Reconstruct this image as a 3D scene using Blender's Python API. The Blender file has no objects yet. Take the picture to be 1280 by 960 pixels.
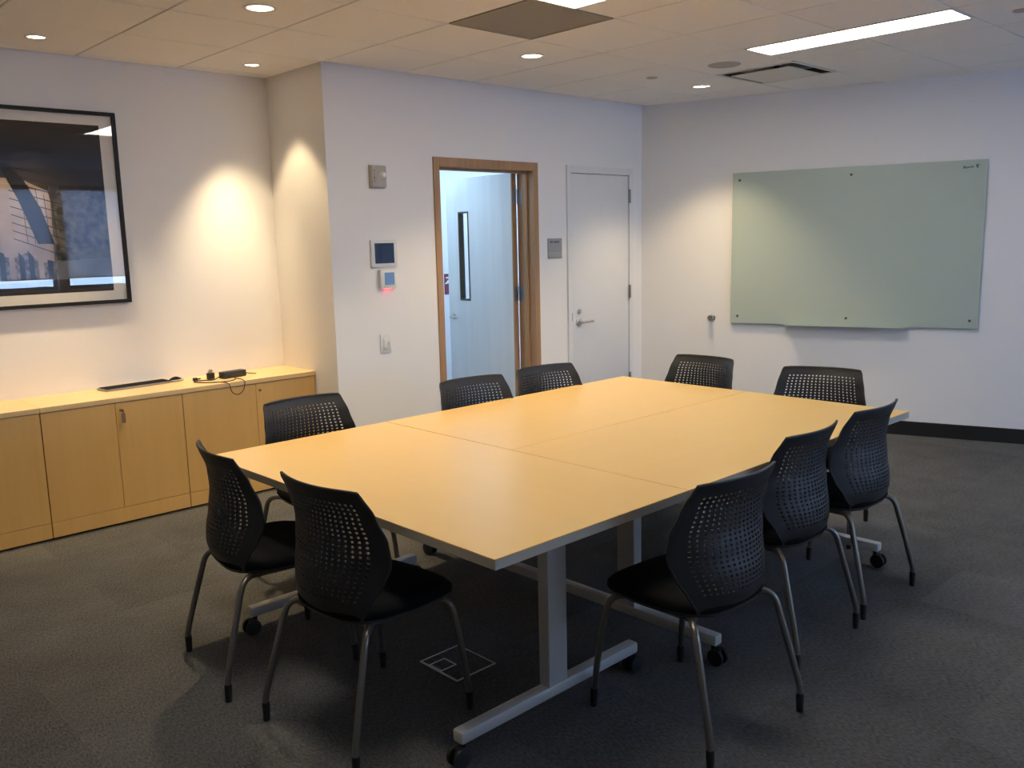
import bpy, bmesh, math, random
from math import sin, cos, pi, radians
from mathutils import Vector, Matrix, noise

random.seed(7)
SC = bpy.context.scene
C = SC.collection

# ------------------------------------------------------------------ measured layout (metres)
H = 2.7213            # ceiling
XR = -3.1957          # corner of the storage alcove
D = 0.7035            # depth of the alcove
WA = 0.3064           # angle of the glass board wall
XW = -8.6             # west wall
YS = -7.2             # window wall
FX, FY = -2.0023, -1.4233   # far left corner of the table group
TL, TW = 2.7445, 1.7930
TZ = 0.7368

def hexc(r, g, b):
    f = lambda c: (c/255/12.92) if c/255 <= .04045 else ((c/255+.055)/1.055)**2.4
    return (f(r), f(g), f(b), 1)

# ------------------------------------------------------------------ materials
def new_mat(name):
    m = bpy.data.materials.new(name); m.use_nodes = True
    nt = m.node_tree
    return m, nt, nt.nodes['Principled BSDF']

def mat(name, col, rough=.5, metal=0, spec=.5, coat=0, noise_amt=0, noise_scale=20, bump=0, bump_scale=200, aniso=None):
    m, nt, b = new_mat(name)
    b.inputs['Base Color'].default_value = col
    b.inputs['Roughness'].default_value = rough
    b.inputs['Metallic'].default_value = metal
    b.inputs['Specular IOR Level'].default_value = spec
    b.inputs['Coat Weight'].default_value = coat
    b.inputs['Coat Roughness'].default_value = .05
    if noise_amt or bump:
        tc = nt.nodes.new('ShaderNodeTexCoord')
    if noise_amt:
        n = nt.nodes.new('ShaderNodeTexNoise'); n.inputs['Scale'].default_value = noise_scale
        n.inputs['Detail'].default_value = 5
        nt.links.new(tc.outputs['Object'], n.inputs['Vector'])
        r = nt.nodes.new('ShaderNodeValToRGB')
        a = [max(0, c*(1-noise_amt)) for c in col[:3]]+[1]; z = [min(1, c*(1+noise_amt)) for c in col[:3]]+[1]
        r.color_ramp.elements[0].color = a; r.color_ramp.elements[1].color = z
        r.color_ramp.elements[0].position = .3; r.color_ramp.elements[1].position = .7
        nt.links.new(n.outputs['Fac'], r.inputs['Fac']); nt.links.new(r.outputs['Color'], b.inputs['Base Color'])
    if bump:
        n2 = nt.nodes.new('ShaderNodeTexNoise'); n2.inputs['Scale'].default_value = bump_scale
        nt.links.new(tc.outputs['Object'], n2.inputs['Vector'])
        bp = nt.nodes.new('ShaderNodeBump'); bp.inputs['Strength'].default_value = bump; bp.inputs['Distance'].default_value = .002
        nt.links.new(n2.outputs['Fac'], bp.inputs['Height']); nt.links.new(bp.outputs['Normal'], b.inputs['Normal'])
    return m

def emis(name, col, strength):
    m, nt, b = new_mat(name)
    b.inputs['Base Color'].default_value = (.05, .05, .05, 1)
    b.inputs['Emission Color'].default_value = col
    b.inputs['Emission Strength'].default_value = strength
    return m

def wood(name, c1, c2, axis='X', rough=.4, scale=1.0, coat=0, spec=.5):
    m, nt, b = new_mat(name)
    tc = nt.nodes.new('ShaderNodeTexCoord'); mp = nt.nodes.new('ShaderNodeMapping')
    s = {'X': (.6, 14, 14), 'Y': (14, .6, 14), 'Z': (14, 14, .6)}[axis]
    mp.inputs['Scale'].default_value = tuple(k*scale for k in s)
    nt.links.new(tc.outputs['Object'], mp.inputs['Vector'])
    n = nt.nodes.new('ShaderNodeTexNoise'); n.inputs['Scale'].default_value = 1.6; n.inputs['Detail'].default_value = 8
    n.inputs['Roughness'].default_value = .65; n.inputs['Distortion'].default_value = .4
    nt.links.new(mp.outputs['Vector'], n.inputs['Vector'])
    r = nt.nodes.new('ShaderNodeValToRGB')
    r.color_ramp.elements[0].color = c1; r.color_ramp.elements[1].color = c2
    r.color_ramp.elements[0].position = .3; r.color_ramp.elements[1].position = .68
    nt.links.new(n.outputs['Fac'], r.inputs['Fac']); nt.links.new(r.outputs['Color'], b.inputs['Base Color'])
    b.inputs['Roughness'].default_value = rough; b.inputs['Coat Weight'].default_value = coat
    b.inputs['Specular IOR Level'].default_value = spec
    return m

def carpet():
    m, nt, b = new_mat('charcoal_carpet')
    tc = nt.nodes.new('ShaderNodeTexCoord')
    # carpet squares, each laid with a slightly different tone
    sn = nt.nodes.new('ShaderNodeVectorMath'); sn.operation = 'SNAP'; sn.inputs[1].default_value = (.5, .5, 10)
    nt.links.new(tc.outputs['Object'], sn.inputs[0])
    wn = nt.nodes.new('ShaderNodeTexWhiteNoise'); wn.noise_dimensions = '3D'
    nt.links.new(sn.outputs[0], wn.inputs['Vector'])
    n = nt.nodes.new('ShaderNodeTexNoise'); n.inputs['Scale'].default_value = 160; n.inputs['Detail'].default_value = 3
    mp = nt.nodes.new('ShaderNodeMapping'); mp.inputs['Scale'].default_value = (1, .35, 1); mp.inputs['Rotation'].default_value = (0, 0, .6)
    nt.links.new(tc.outputs['Object'], mp.inputs['Vector']); nt.links.new(mp.outputs['Vector'], n.inputs['Vector'])
    n2 = nt.nodes.new('ShaderNodeTexNoise'); n2.inputs['Scale'].default_value = 5; n2.inputs['Detail'].default_value = 4
    nt.links.new(tc.outputs['Object'], n2.inputs['Vector'])
    def mul(o, k, add=0):
        x = nt.nodes.new('ShaderNodeMath'); x.operation = 'MULTIPLY_ADD'
        nt.links.new(o, x.inputs[0]); x.inputs[1].default_value = k; x.inputs[2].default_value = add; return x.outputs[0]
    def add(a, c):
        x = nt.nodes.new('ShaderNodeMath'); x.operation = 'ADD'; nt.links.new(a, x.inputs[0]); nt.links.new(c, x.inputs[1]); return x.outputs[0]
    f = add(add(mul(wn.outputs['Value'], .15, .03), mul(n.outputs['Fac'], 1.3, -.35)), mul(n2.outputs['Fac'], .3, -.1))
    r = nt.nodes.new('ShaderNodeValToRGB')
    r.color_ramp.elements[0].color = (.038, .038, .038, 1); r.color_ramp.elements[1].color = (.185, .183, .178, 1)
    nt.links.new(f, r.inputs['Fac']); nt.links.new(r.outputs['Color'], b.inputs['Base Color'])
    b.inputs['Roughness'].default_value = 1; b.inputs['Specular IOR Level'].default_value = .05
    bp = nt.nodes.new('ShaderNodeBump'); bp.inputs['Strength'].default_value = .6; bp.inputs['Distance'].default_value = .004
    nt.links.new(n.outputs['Fac'], bp.inputs['Height']); nt.links.new(bp.outputs['Normal'], b.inputs['Normal'])
    return m

def pane_mat(name, tint=(1, 1, 1, 1), refl=1.0):
    """thin clear glass: lets light straight through and mirrors by Fresnel"""
    m = bpy.data.materials.new(name); m.use_nodes = True; nt = m.node_tree; nt.nodes.clear()
    out = nt.nodes.new('ShaderNodeOutputMaterial'); mx = nt.nodes.new('ShaderNodeMixShader')
    t = nt.nodes.new('ShaderNodeBsdfTransparent'); t.inputs['Color'].default_value = tint
    g = nt.nodes.new('ShaderNodeBsdfGlossy'); g.inputs['Roughness'].default_value = 0.0
    fr = nt.nodes.new('ShaderNodeFresnel'); fr.inputs['IOR'].default_value = 1.5
    mu = nt.nodes.new('ShaderNodeMath'); mu.operation = 'MULTIPLY'; mu.inputs[1].default_value = refl
    ge = nt.nodes.new('ShaderNodeNewGeometry'); inv = nt.nodes.new('ShaderNodeMath'); inv.operation = 'SUBTRACT'; inv.inputs[0].default_value = 1
    m3 = nt.nodes.new('ShaderNodeMath'); m3.operation = 'MULTIPLY'; m3.use_clamp = True
    nt.links.new(ge.outputs['Backfacing'], inv.inputs[1]); nt.links.new(fr.outputs[0], mu.inputs[0])
    nt.links.new(mu.outputs[0], m3.inputs[0]); nt.links.new(inv.outputs[0], m3.inputs[1]); nt.links.new(m3.outputs[0], mx.inputs[0])
    nt.links.new(t.outputs[0], mx.inputs[1]); nt.links.new(g.outputs[0], mx.inputs[2]); nt.links.new(mx.outputs[0], out.inputs[0])
    return m

def shade_mat():
    m = bpy.data.materials.new('woven_roller_shade'); m.use_nodes = True; nt = m.node_tree; nt.nodes.clear()
    out = nt.nodes.new('ShaderNodeOutputMaterial')
    d = nt.nodes.new('ShaderNodeBsdfDiffuse'); d.inputs[0].default_value = (.35, .36, .38, 1)
    tl = nt.nodes.new('ShaderNodeBsdfTranslucent'); tl.inputs[0].default_value = (.52, .55, .6, 1)
    tp = nt.nodes.new('ShaderNodeBsdfTransparent')
    m1 = nt.nodes.new('ShaderNodeMixShader'); m1.inputs[0].default_value = .5
    m2 = nt.nodes.new('ShaderNodeMixShader'); m2.inputs[0].default_value = .14
    nt.links.new(d.outputs[0], m1.inputs[1]); nt.links.new(tl.outputs[0], m1.inputs[2])
    nt.links.new(m1.outputs[0], m2.inputs[1]); nt.links.new(tp.outputs[0], m2.inputs[2]); nt.links.new(m2.outputs[0], out.inputs[0])
    return m

M = dict(
    wall=mat('wall_paint', (.82, .81, .80, 1), .75, spec=.3, bump=.05, bump_scale=400),
    tile=mat('ceiling_tile', (.90, .875, .84, 1), .95, spec=.1, noise_amt=.03, noise_scale=160, bump=.25, bump_scale=320),
    tgrid=mat('ceiling_grid_shaded', (.45, .42, .38, 1), .7),  # white grid coloured grey, joint shade put into the colour
    carpet=carpet(),
    base=mat('black_base', (.012, .012, .013, 1), .45),
    top=wood('maple_top', (.755, .485, .17, 1), (.78, .505, .182, 1), 'X', .30, .6, coat=.0, spec=.45),
    top2=wood('maple_top_cross', (.755, .485, .17, 1), (.78, .505, .182, 1), 'Y', .30, .6, coat=.0, spec=.45),
    maple=wood('maple_cabinet', (.63, .38, .125, 1), (.69, .43, .15, 1), 'Z', .42, .6),
    mapleh=wood('maple_worktop', (.70, .49, .24, 1), (.76, .54, .28, 1), 'X', .38, .6),
    frame=wood('oak_door_frame', (.33, .185, .085, 1), (.45, .265, .135, 1), 'Z', .45, 1.2),
    edge=mat('grey_edge', (.55, .48, .36, 1), .35),
    alu=mat('silver_paint', (.56, .545, .51, 1), .38, metal=.2),
    tube=mat('grey_tube', (.21, .195, .17, 1), .34, metal=.8),
    plastic=mat('black_plastic', (.016, .016, .017, 1), .48, spec=.55, bump=.08, bump_scale=500),
    keym=mat('matte_key_black', (.012, .012, .013, 1), .85, spec=.12),
    fabric=mat('black_fabric', (.009, .009, .0095, 1), .95, spec=.1, bump=.4, bump_scale=700),
    pan=mat('dark_pan', (.05, .047, .043, 1), .45),
    rubber=mat('black_rubber', (.008, .008, .008, 1), .6),
    white=mat('white_plastic', (.70, .70, .68, 1), .4),
    doorw=mat('white_door', (.74, .745, .75, 1), .45, noise_amt=.01, noise_scale=6),
    leafw=wood('pale_door_leaf', (.66, .68, .69, 1), (.74, .755, .76, 1), 'Z', .3, .5),
    steel=mat('satin_steel', (.55, .54, .52, 1), .28, metal=1),
    hinge=mat('dull_hinge', (.32, .32, .32, 1), .4, metal=.9),
    boardg=mat('frosted_glass_face', (.46, .535, .475, 1), .16, spec=.5, coat=.3),
    gedge=mat('green_glass_edge', (.30, .44, .39, 1), .2),
    dkmetal=mat('dark_metal', (.10, .10, .095, 1), .5, metal=.3),
    dark=mat('recess_shade', (.05, .047, .043, 1), .8),  # puts the shade of recesses and gaps into the colour
    grille=mat('grille_grey', (.36, .335, .30, 1), .8, bump=.3, bump_scale=250),
    speaker=mat('speaker_cloth', (.50, .47, .44, 1), .9, bump=.3, bump_scale=300),
    beige=mat('beige_plastic', (.44, .41, .355, 1), .45),
    signg=mat('sign_grey', (.33, .34, .345, 1), .5),
    signd=mat('sign_letters', (.12, .13, .15, 1), .6),
    screen=mat('dark_screen', (.006, .014, .04, 1), .12, coat=.5),
    lcd=emis('lcd_blue', (.16, .33, .62, 1), .30),
    red=emis('red_led', (1, .08, .08, 1), 6),
    redp=mat('red_print', (.16, .015, .03, 1), .5),
    blackf=mat('black_frame', (.012, .011, .010, 1), .45, spec=.25),
    matb=mat('mat_board', (.84, .80, .72, 1), .9),
    lens=emis('downlight_lens', (1, .86, .62, 1), 26),
    tubel=emis('fluorescent_diffuser', (1, .93, .81, 1), 13.8),
    corr=emis('corridor_fill_glow', (.50, .74, 1, 1), 5.6),  # daylight-tinted glow of the added corridor fill panels
    trimw=mat('white_trim', (.72, .69, .64, 1), .5),
    pane=pane_mat('clear_pane', refl=1.7),
    picglass=pane_mat('picture_glass', (1, 1, 1, 1), 1.7),
    shade=shade_mat(),
    winf=mat('window_frame', (.16, .165, .17, 1), .5),
    bronze=mat('bronze_bead', (.075, .055, .03, 1), .45),
    key=mat('brass_key', (.25, .19, .1, 1), .35, metal=.8),
    key_tag=mat('key_tag', (.20, .13, .07, 1), .6),
    silver=mat('keyboard_silver', (.5, .49, .47, 1), .35, metal=.5),
)

# ------------------------------------------------------------------ mesh helpers
class MB:
    def __init__(s): s.b = bmesh.new(); s.mi = 0
    def _faces(s, fs):
        for f in fs: f.material_index = s.mi
    def box(s, x0, x1, y0, y1, z0, z1, bev=0, seg=2, mx=None):
        t = bmesh.new(); bmesh.ops.create_cube(t, size=1)
        for v in t.verts:
            v.co = Vector((x0+(v.co.x+.5)*(x1-x0), y0+(v.co.y+.5)*(y1-y0), z0+(v.co.z+.5)*(z1-z0)))
        if bev: bmesh.ops.bevel(t, geom=list(t.edges), offset=bev, segments=seg, profile=.5, affect='EDGES')
        return s.merge(t, mx)
    def merge(s, t, mx=None):
        if mx is not None: bmesh.ops.transform(t, matrix=mx, verts=t.verts)
        for f in t.faces: f.material_index = s.mi
        me = bpy.data.meshes.new('tmp'); t.to_mesh(me); t.free(); s.b.from_mesh(me); bpy.data.meshes.remove(me)
        return s
    def cyl(s, p0, p1, r, seg=20, r1=None, bev=0):
        p0 = Vector(p0); p1 = Vector(p1); d = p1-p0; t = bmesh.new()
        bmesh.ops.create_cone(t, cap_ends=True, segments=seg, radius1=r, radius2=r if r1 is None else r1, depth=d.length)
        if bev:
            es = [e for e in t.edges if abs(abs(e.verts[0].co.z)-d.length/2) < 1e-6 and abs(e.verts[0].co.z-e.verts[1].co.z) < 1e-6]
            bmesh.ops.bevel(t, geom=es, offset=bev, segments=2, profile=.5, affect='EDGES')
        q = Vector((0, 0, 1)).rotation_difference(d.normalized())
        return s.merge(t, Matrix.Translation((p0+p1)/2) @ q.to_matrix().to_4x4())
    def lathe(s, prof, mx=None, seg=24):
        t = bmesh.new(); rings = []
        for r, z in prof:
            rings.append([t.verts.new((r*cos(2*pi*k/seg), r*sin(2*pi*k/seg), z)) for k in range(seg)] if r > 1e-6 else [t.verts.new((0, 0, z))])
        for a, b in zip(rings, rings[1:]):
            for k in range(seg):
                q = [a[k % len(a)], a[(k+1) % len(a)], b[(k+1) % len(b)], b[k % len(b)]]
                q = list(dict.fromkeys(q))
                if len(q) > 2: t.faces.new(q)
        bmesh.ops.recalc_face_normals(t, faces=t.faces)
        return s.merge(t, mx)
    def tube(s, pts, r, seg=12, fillet=0, cap=True, closed=False, sub=6):
        P = [Vector(p) for p in pts]
        if fillet:
            Q = [P[0]]
            for i in range(1, len(P)-1):
                a, b, c = P[i-1], P[i], P[i+1]
                f = fillet if not isinstance(fillet, (list, tuple)) else fillet[i-1]
                l = min(f, (a-b).length*.49, (c-b).length*.49)
                s0 = b+(a-b).normalized()*l; s1 = b+(c-b).normalized()*l
                for k in range(sub+1):
                    u = k/sub; Q.append(s0*(1-u)**2+b*2*u*(1-u)+s1*u*u)
            Q.append(P[-1]); P = Q
        t = bmesh.new(); rings = []
        d = (P[1]-P[0]).normalized(); n = d.orthogonal().normalized()
        for i, p in enumerate(P):
            dd = ((P[min(i+1, len(P)-1)]-P[max(i-1, 0)])).normalized()
            n = (n-dd*n.dot(dd)).normalized(); bb = dd.cross(n)
            rr = r[i] if isinstance(r, (list, tuple)) else r
            rings.append([t.verts.new(p+(n*cos(2*pi*k/seg)+bb*sin(2*pi*k/seg))*rr) for k in range(seg)])
        for a, b in zip(rings, rings[1:]):
            for k in range(seg): t.faces.new((a[k], a[(k+1) % seg], b[(k+1) % seg], b[k]))
        if cap: t.faces.new(rings[0][::-1]); t.faces.new(rings[-1])
        bmesh.ops.recalc_face_normals(t, faces=t.faces)
        return s.merge(t)
    def prism(s, poly, z0, z1, mx=None):
        t = bmesh.new()
        a = [t.verts.new((x, y, z0)) for x, y in poly]; b = [t.verts.new((x, y, z1)) for x, y in poly]
        t.faces.new(a[::-1]); t.faces.new(b)
        for i in range(len(poly)):
            j = (i+1) % len(poly); t.faces.new((a[i], a[j], b[j], b[i]))
        bmesh.ops.recalc_face_normals(t, faces=t.faces)
        return s.merge(t, mx)
    def build(s, name, m, parent=None, smooth=True, mx=None, angle=35):
        if mx is not None: bmesh.ops.transform(s.b, matrix=mx, verts=s.b.verts)
        me = bpy.data.meshes.new(name); s.b.to_mesh(me); s.b.free()
        for x in (m if isinstance(m, (list, tuple)) else [m]): me.materials.append(x)
        if smooth:
            me.shade_smooth(); me.set_sharp_from_angle(angle=radians(angle))
        o = bpy.data.objects.new(name, me); C.objects.link(o)
        if parent is not None: o.parent = parent
        return o

def tag(o, label=None, cat=None, group=None, kind=None):
    if label: o['label'] = label
    if cat: o['category'] = cat
    if group: o['group'] = group
    if kind: o['kind'] = kind
    return o

def thing(name, label, cat, loc=(0, 0, 0), rz=0, group=None):
    o = bpy.data.objects.new(name, None); C.objects.link(o); o.empty_display_size = .05
    o.location = loc; o.rotation_euler = (0, 0, rz)
    return tag(o, label, cat, group)

def copy_tree(o, parent=None):
    c = o.copy(); C.objects.link(c)
    if parent is not None: c.parent = parent
    for ch in list(o.children): copy_tree(ch, c)
    return c

def structure(mb, name, m, smooth=False):
    o = mb.build(name, m, smooth=smooth); o['kind'] = 'structure'; return o

def place(o, mx):
    o.matrix_world = mx; return o

# frame on the glass board wall: local x runs along the wall away from the corner, y out of the room, z up
EAST = Matrix.Rotation(-(pi/2-WA), 4, 'Z')     # local +x -> (sin WA, -cos WA)
def east_thing(name, label, cat, s, z, group=None):
    o = thing(name, label, cat, group=group)
    p = EAST @ Vector((s, 0, z)); o.location = p; o.rotation_euler = (0, 0, -(pi/2-WA)); return o

# ------------------------------------------------------------------ the room shell
m = MB(); m.box(XW-.2, 3.0, YS-.3, 2.4, -.1, 0); structure(m, 'floor', M['carpet'])

D1L, D1R, D1T = -2.3389, -1.3065, 2.1880       # outer edges of the wooden frame
D2L, D2R, D2T = -.977, -.140, 2.185
WT = .16
m = MB()
g = .02
m.box(XR, D1L+g, 0, WT, 0, H+.1)
m.box(D1L+g, D1R-g, 0, WT, D1T-g, H+.1)
m.box(D1R-g, D2L+g, 0, WT, 0, H+.1)
m.box(D2L+g, D2R-g, 0, WT, D2T-g, H+.1)
m.box(D2R-g, .25, 0, WT, 0, H+.1)
m.box(XR, XR+WT, WT, D+.15, 0, H+.1)            # side of the storage alcove
structure(m, 'wall_north', M['wall'])
m = MB(); m.box(XW-.2, XR, D, D+.15, 0, H+.1); structure(m, 'wall_alcove', M['wall'])
m = MB(); m.box(XW-.2, XW, YS, D, 0, H+.1); structure(m, 'wall_west', M['wall'])
m = MB(); m.box(0, 7.8, 0, .2, 0, H+.1); o = structure(m, 'wall_east', M['wall']); o.matrix_world = EAST

# window wall behind the camera: piers, sill and head around a band of windows
WIN = [(-3.6+i*1.42, -3.6+i*1.42+1.30) for i in range(4)]
Z0, Z1 = 1.05, 2.5
m = MB(); m.box(XW-.2, 3, YS-.2, YS, 0, Z0); m.box(XW-.2, 3, YS-.2, YS, Z1, H+.1)
xs = [XW-.2]+[v for w in WIN for v in w]+[3.0]
for a, b in zip(xs[0::2], xs[1::2]): m.box(a, b, YS-.2, YS, Z0, Z1)
structure(m, 'wall_south', M['wall'])
for i, (a, b) in enumerate(WIN):
    m = MB(); f = .045
    m.box(a, b, YS-.15, YS-.09, Z0, Z0+f); m.box(a, b, YS-.15, YS-.09, Z1-f, Z1)
    m.box(a, a+f, YS-.15, YS-.09, Z0+f, Z1-f); m.box(b-f, b, YS-.15, YS-.09, Z0+f, Z1-f)
    w = structure(m, 'window_%d' % (i+1), M['winf'])
    m = MB(); m.box(a+f, b-f, YS-.123, YS-.117, Z0+f, Z1-f); m.build('pane', M['pane'], w, smooth=False)
    sh = MB(); sh.box(a+.01, b-.01, YS-.062, YS-.060, Z0+.165, Z1-.05)
    r = MB(); r.cyl((a+.01, YS-.055, Z1-.035), (b-.01, YS-.055, Z1-.035), .028)
    t = r.build('roller_shade', M['winf']); tag(t, 'grey roller shade drawn most of the way down the %s window behind the camera' % ['first', 'second', 'third', 'fourth'][i], 'roller shade', 'roller shades on the window wall')
    sh.build('shade_cloth', M['shade'], t, smooth=False)
    bb = MB(); bb.box(a+.01, b-.01, YS-.068, YS-.054, Z0+.148, Z0+.165, .003); bb.build('hem_bar', M['winf'], t)

# corridor beyond the open door
m = MB(); m.box(XR+WT, .6, 1.75, 1.9, 0, 2.6); m.box(.45, .6, WT, 1.75, 0, 2.6); m.box(XR, XR+WT, D+.15, 1.9, 0, 2.6); structure(m, 'wall_corridor', M['wall'])
m = MB(); m.box(XR+WT, .6, WT, 1.9, 2.5, 2.6); structure(m, 'ceiling_corridor', M['wall'])

# baseboards
m = MB(); m.box(0.0, 7.6, -.012, 0, 0, .112, .003); o = structure(m, 'baseboard_east', M['base']); o.matrix_world = EAST
m = MB()
for a, b in ((XR, D1L), (D1R, D2L), (D2R, 0)): m.box(a, b, -.012, 0, 0, .112)
structure(m, 'baseboard_north', M['base'])

# ceiling: 610 mm lay-in tiles standing proud of their grid
GX, GY, P = XR, -.02, .6105
def cell(x, y): return GX+x*P, GY-y*P
L1 = (GX+3*P, GY-3*P)       # the full fluorescent in view (x0, y top)
LIGHTS = [(GX+3*P, GY-3*P), (GX, GY-3*P), (GX-3*P, GY-3*P), (GX+3*P, GY-8*P), (GX, GY-8*P), (GX-3*P, GY-8*P)]
RET = (GX, GY-2*P)          # perforated return panel
SUP = (GX+4*P, GY-2*P)      # supply diffuser
ct = MB()
gap = .005
def tile(x0, x1, y0, y1):
    ct.box(x0+gap, x1-gap, y0+gap, y1-gap, H, H+.012, .0022, 1)
for i in range(-9, 9):
    for j in range(-2, 12):
        x0 = GX+i*P; y1 = GY-j*P; x1 = x0+P; y0 = y1-P
        if j < 0 and x0 > XR-.01: continue
        if y1 > D: y1 = D
        if y0 > D: continue
        skip = False
        for (a, b) in (RET, SUP):
            if abs(a-x0) < .01 and abs(b-y1) < .01: skip = True
        for (a, b) in LIGHTS:
            if abs(a-x0) < .01 and (abs(b-y1) < .01 or abs(b-P-y1) < .01):
                tile(x0+P/2, x1, y0, y1); skip = True
        if not skip: tile(x0, x1, y0, y1)
ct.mi = 1
def gridbar(x0, x1, y0, y1): ct.box(x0, x1, y0, y1, H+.008, H+.03)
for i in range(-9, 10): gridbar(GX+i*P-.012, GX+i*P+.012, YS, D if i <= 0 else 0)
for j in range(-1, 12): gridbar(XW, XR if j < 0 else 2.6, GY-j*P-.012, GY-j*P+.012)
for (a, b) in LIGHTS: gridbar(a+P/2-.012, a+P/2+.012, b-2*P, b)
ct.box(XW-.2, XR, 0, D+.1, H+.05, H+.1); ct.box(XW-.2, 3, YS-.2, 0.0, H+.05, H+.1)
o = ct.build('ceiling', [M['tile'], M['tgrid']], smooth=False); o['kind'] = 'structure'

# ------------------------------------------------------------------ ceiling fixtures
SPOTS = [(-4.095, -.929, 'brass-toned glowing downlight nearest the alcove mouth, top left of the photo'),
         (-4.728, .315, 'small lit downlight above the framed picture'),
         (-3.486, .329, 'small lit downlight in the alcove corner over the black adapter'),
         (-2.262, -.923, 'small lit downlight in front of the wood framed door'),
         (-.424, -.905, 'small lit downlight near the corner by the white door and glass board')]
SPOTS[0] = (-4.095, -.929, 'large looking lit downlight at the top of the photo, right of the framed picture')
proto = None
def downlight():
    t = thing('downlight', 'x', 'ceiling light', group='recessed downlights')
    a = MB(); a.lathe([(.062, .010), (.062, -.001), (.066, -.004), (.078, -.003), (.082, .0), (.082, .010)]); a.build('trim_ring', M['trimw'], t)
    b = MB(); b.lathe([(0, .001), (.064, .001), (.064, .009), (0, .009)], seg=32); b.build('lens', M['lens'], t)
    return t
SPOTP = 135
for k, (x, y, lab) in enumerate(SPOTS):
    d = proto = downlight() if k == 0 else None or (copy_tree(first))
    if k == 0: first = d
    d.location = (x, y, H-.001); d['label'] = lab
    alcove = y > 0
    if alcove: d.scale = (.72, .72, 1)          # the two over the cabinets are smaller wall washers
    for nm, ang, pw, bl in ((('flood', 70, SPOTP*.24, .35), ('core', 46, SPOTP*.72, 1.0)) if alcove else (('flood', 94, SPOTP*.29, .45), ('core', 82, SPOTP*.33, 1.0))):
        l = bpy.data.lights.new('downlight_'+nm, 'SPOT'); l.energy = pw; l.color = (1, .76, .44)
        l.spot_size = radians(ang); l.spot_blend = bl; l.shadow_soft_size = .035
        lo = bpy.data.objects.new('downlight_'+nm, l); C.objects.link(lo); lo.location = (x, y, H-.012)
        if alcove and nm == 'core': lo.rotation_euler = Vector((-.06, .17, -1)).to_track_quat('-Z', 'Y').to_euler()

FL = ['long lit fluorescent troffer near the glass board', 'lit fluorescent troffer cut off at the top of the photo beside the grey return panel',
      'lit fluorescent troffer outside the picture above the left chairs', 'unlit troffer outside the picture by the windows near the glass board wall',
      'unlit troffer outside the picture by the windows in the middle', 'unlit troffer outside the picture by the windows near the camera']
for k, (a, b) in enumerate(LIGHTS):
    t = thing('fluorescent_troffer', FL[k], 'ceiling light', (a+P/4, b-P, H), group='ceiling troffers')
    f = MB(); w = P/4-.004; l = P-.004; e = .012
    f.box(-w, w, -l, -l+e, -.003, .05); f.box(-w, w, l-e, l, -.003, .05); f.box(-w, -w+e, -l+e, l-e, -.003, .05); f.box(w-e, w, -l+e, l-e, -.003, .05)
    f.build('housing_frame', M['trimw'], t, smooth=False)
    g_ = MB(); g_.box(-w+e, w-e, -l+e, l-e, .004, .03); g_.build('diffuser', M['tubel'] if k < 3 else M['white'], t, smooth=False)

# perforated return panel
t = thing('return_air_panel', 'square grey perforated return air panel in the ceiling grid', 'air vent', (RET[0]+P/2, RET[1]-P/2, H))
w = P/2-.004
f = MB(); f.box(-w, w, -w, -w+.016, -.003, .01); f.box(-w, w, w-.016, w, -.003, .01); f.box(-w, -w+.016, -w+.016, w-.016, -.003, .01); f.box(w-.016, w, -w+.016, w-.016, -.003, .01)
f.build('frame', M['grille'], t, smooth=False)
f = MB(); n = 26; s_ = (2*w-.032)/n
for i in range(n):           # fine perforated face: narrow bars both ways over a backing coloured dark as shade
    c0 = -w+.016+s_*(i+.5)
    f.box(c0-s_*.36, c0+s_*.36, -w+.016, w-.016, 0, .003); f.box(-w+.016, w-.016, c0-s_*.36, c0+s_*.36, .0005, .0035)
f.mi = 1; f.box(-w+.01, w-.01, -w+.01, w-.01, .03, .04)
f.build('grille', [M['grille'], M['dark']], t, smooth=False)

# supply diffuser: plaque hanging in a recessed square its inside and the plaque top painted dark as slot shade
t = thing('supply_air_diffuser', 'square white ceiling diffuser with dark slot between the speaker and the glass board wall', 'air vent', (SUP[0]+P/2, SUP[1]-P/2, H))
f = MB(); e = .018
f.box(-w, w, -w, -w+e, -.004, .003); f.box(-w, w, w-e, w, -.004, .003); f.box(-w, -w+e, -w+e, w-e, -.004, .003); f.box(w-e, w, -w+e, w-e, -.004, .003)
f.build('frame', M['trimw'], t, smooth=False)
f = MB(); f.box(-w+.004, w-.004, -w+.004, w-.004, .075, .08)
for (a, b, c_, d) in ((-w+.004, -w+.010, -w+.004, w-.004), (w-.010, w-.004, -w+.004, w-.004), (-w+.010, w-.010, -w+.004, -w+.010), (-w+.010, w-.010, w-.010, w-.004)): f.box(a, b, c_, d, .003, .075)
f.build('plenum', M['dark'], t, smooth=False)
q = w-.078
f = MB(); f.box(-q, q, -q, q, -.013, -.009); f.mi = 1; f.box(-q+.01, q-.01, -q+.01, q-.01, -.009, -.007); f.cyl((0, 0, -.007), (0, 0, .075), .02); f.build('plaque', [M['trimw'], M['dark']], t)

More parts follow.
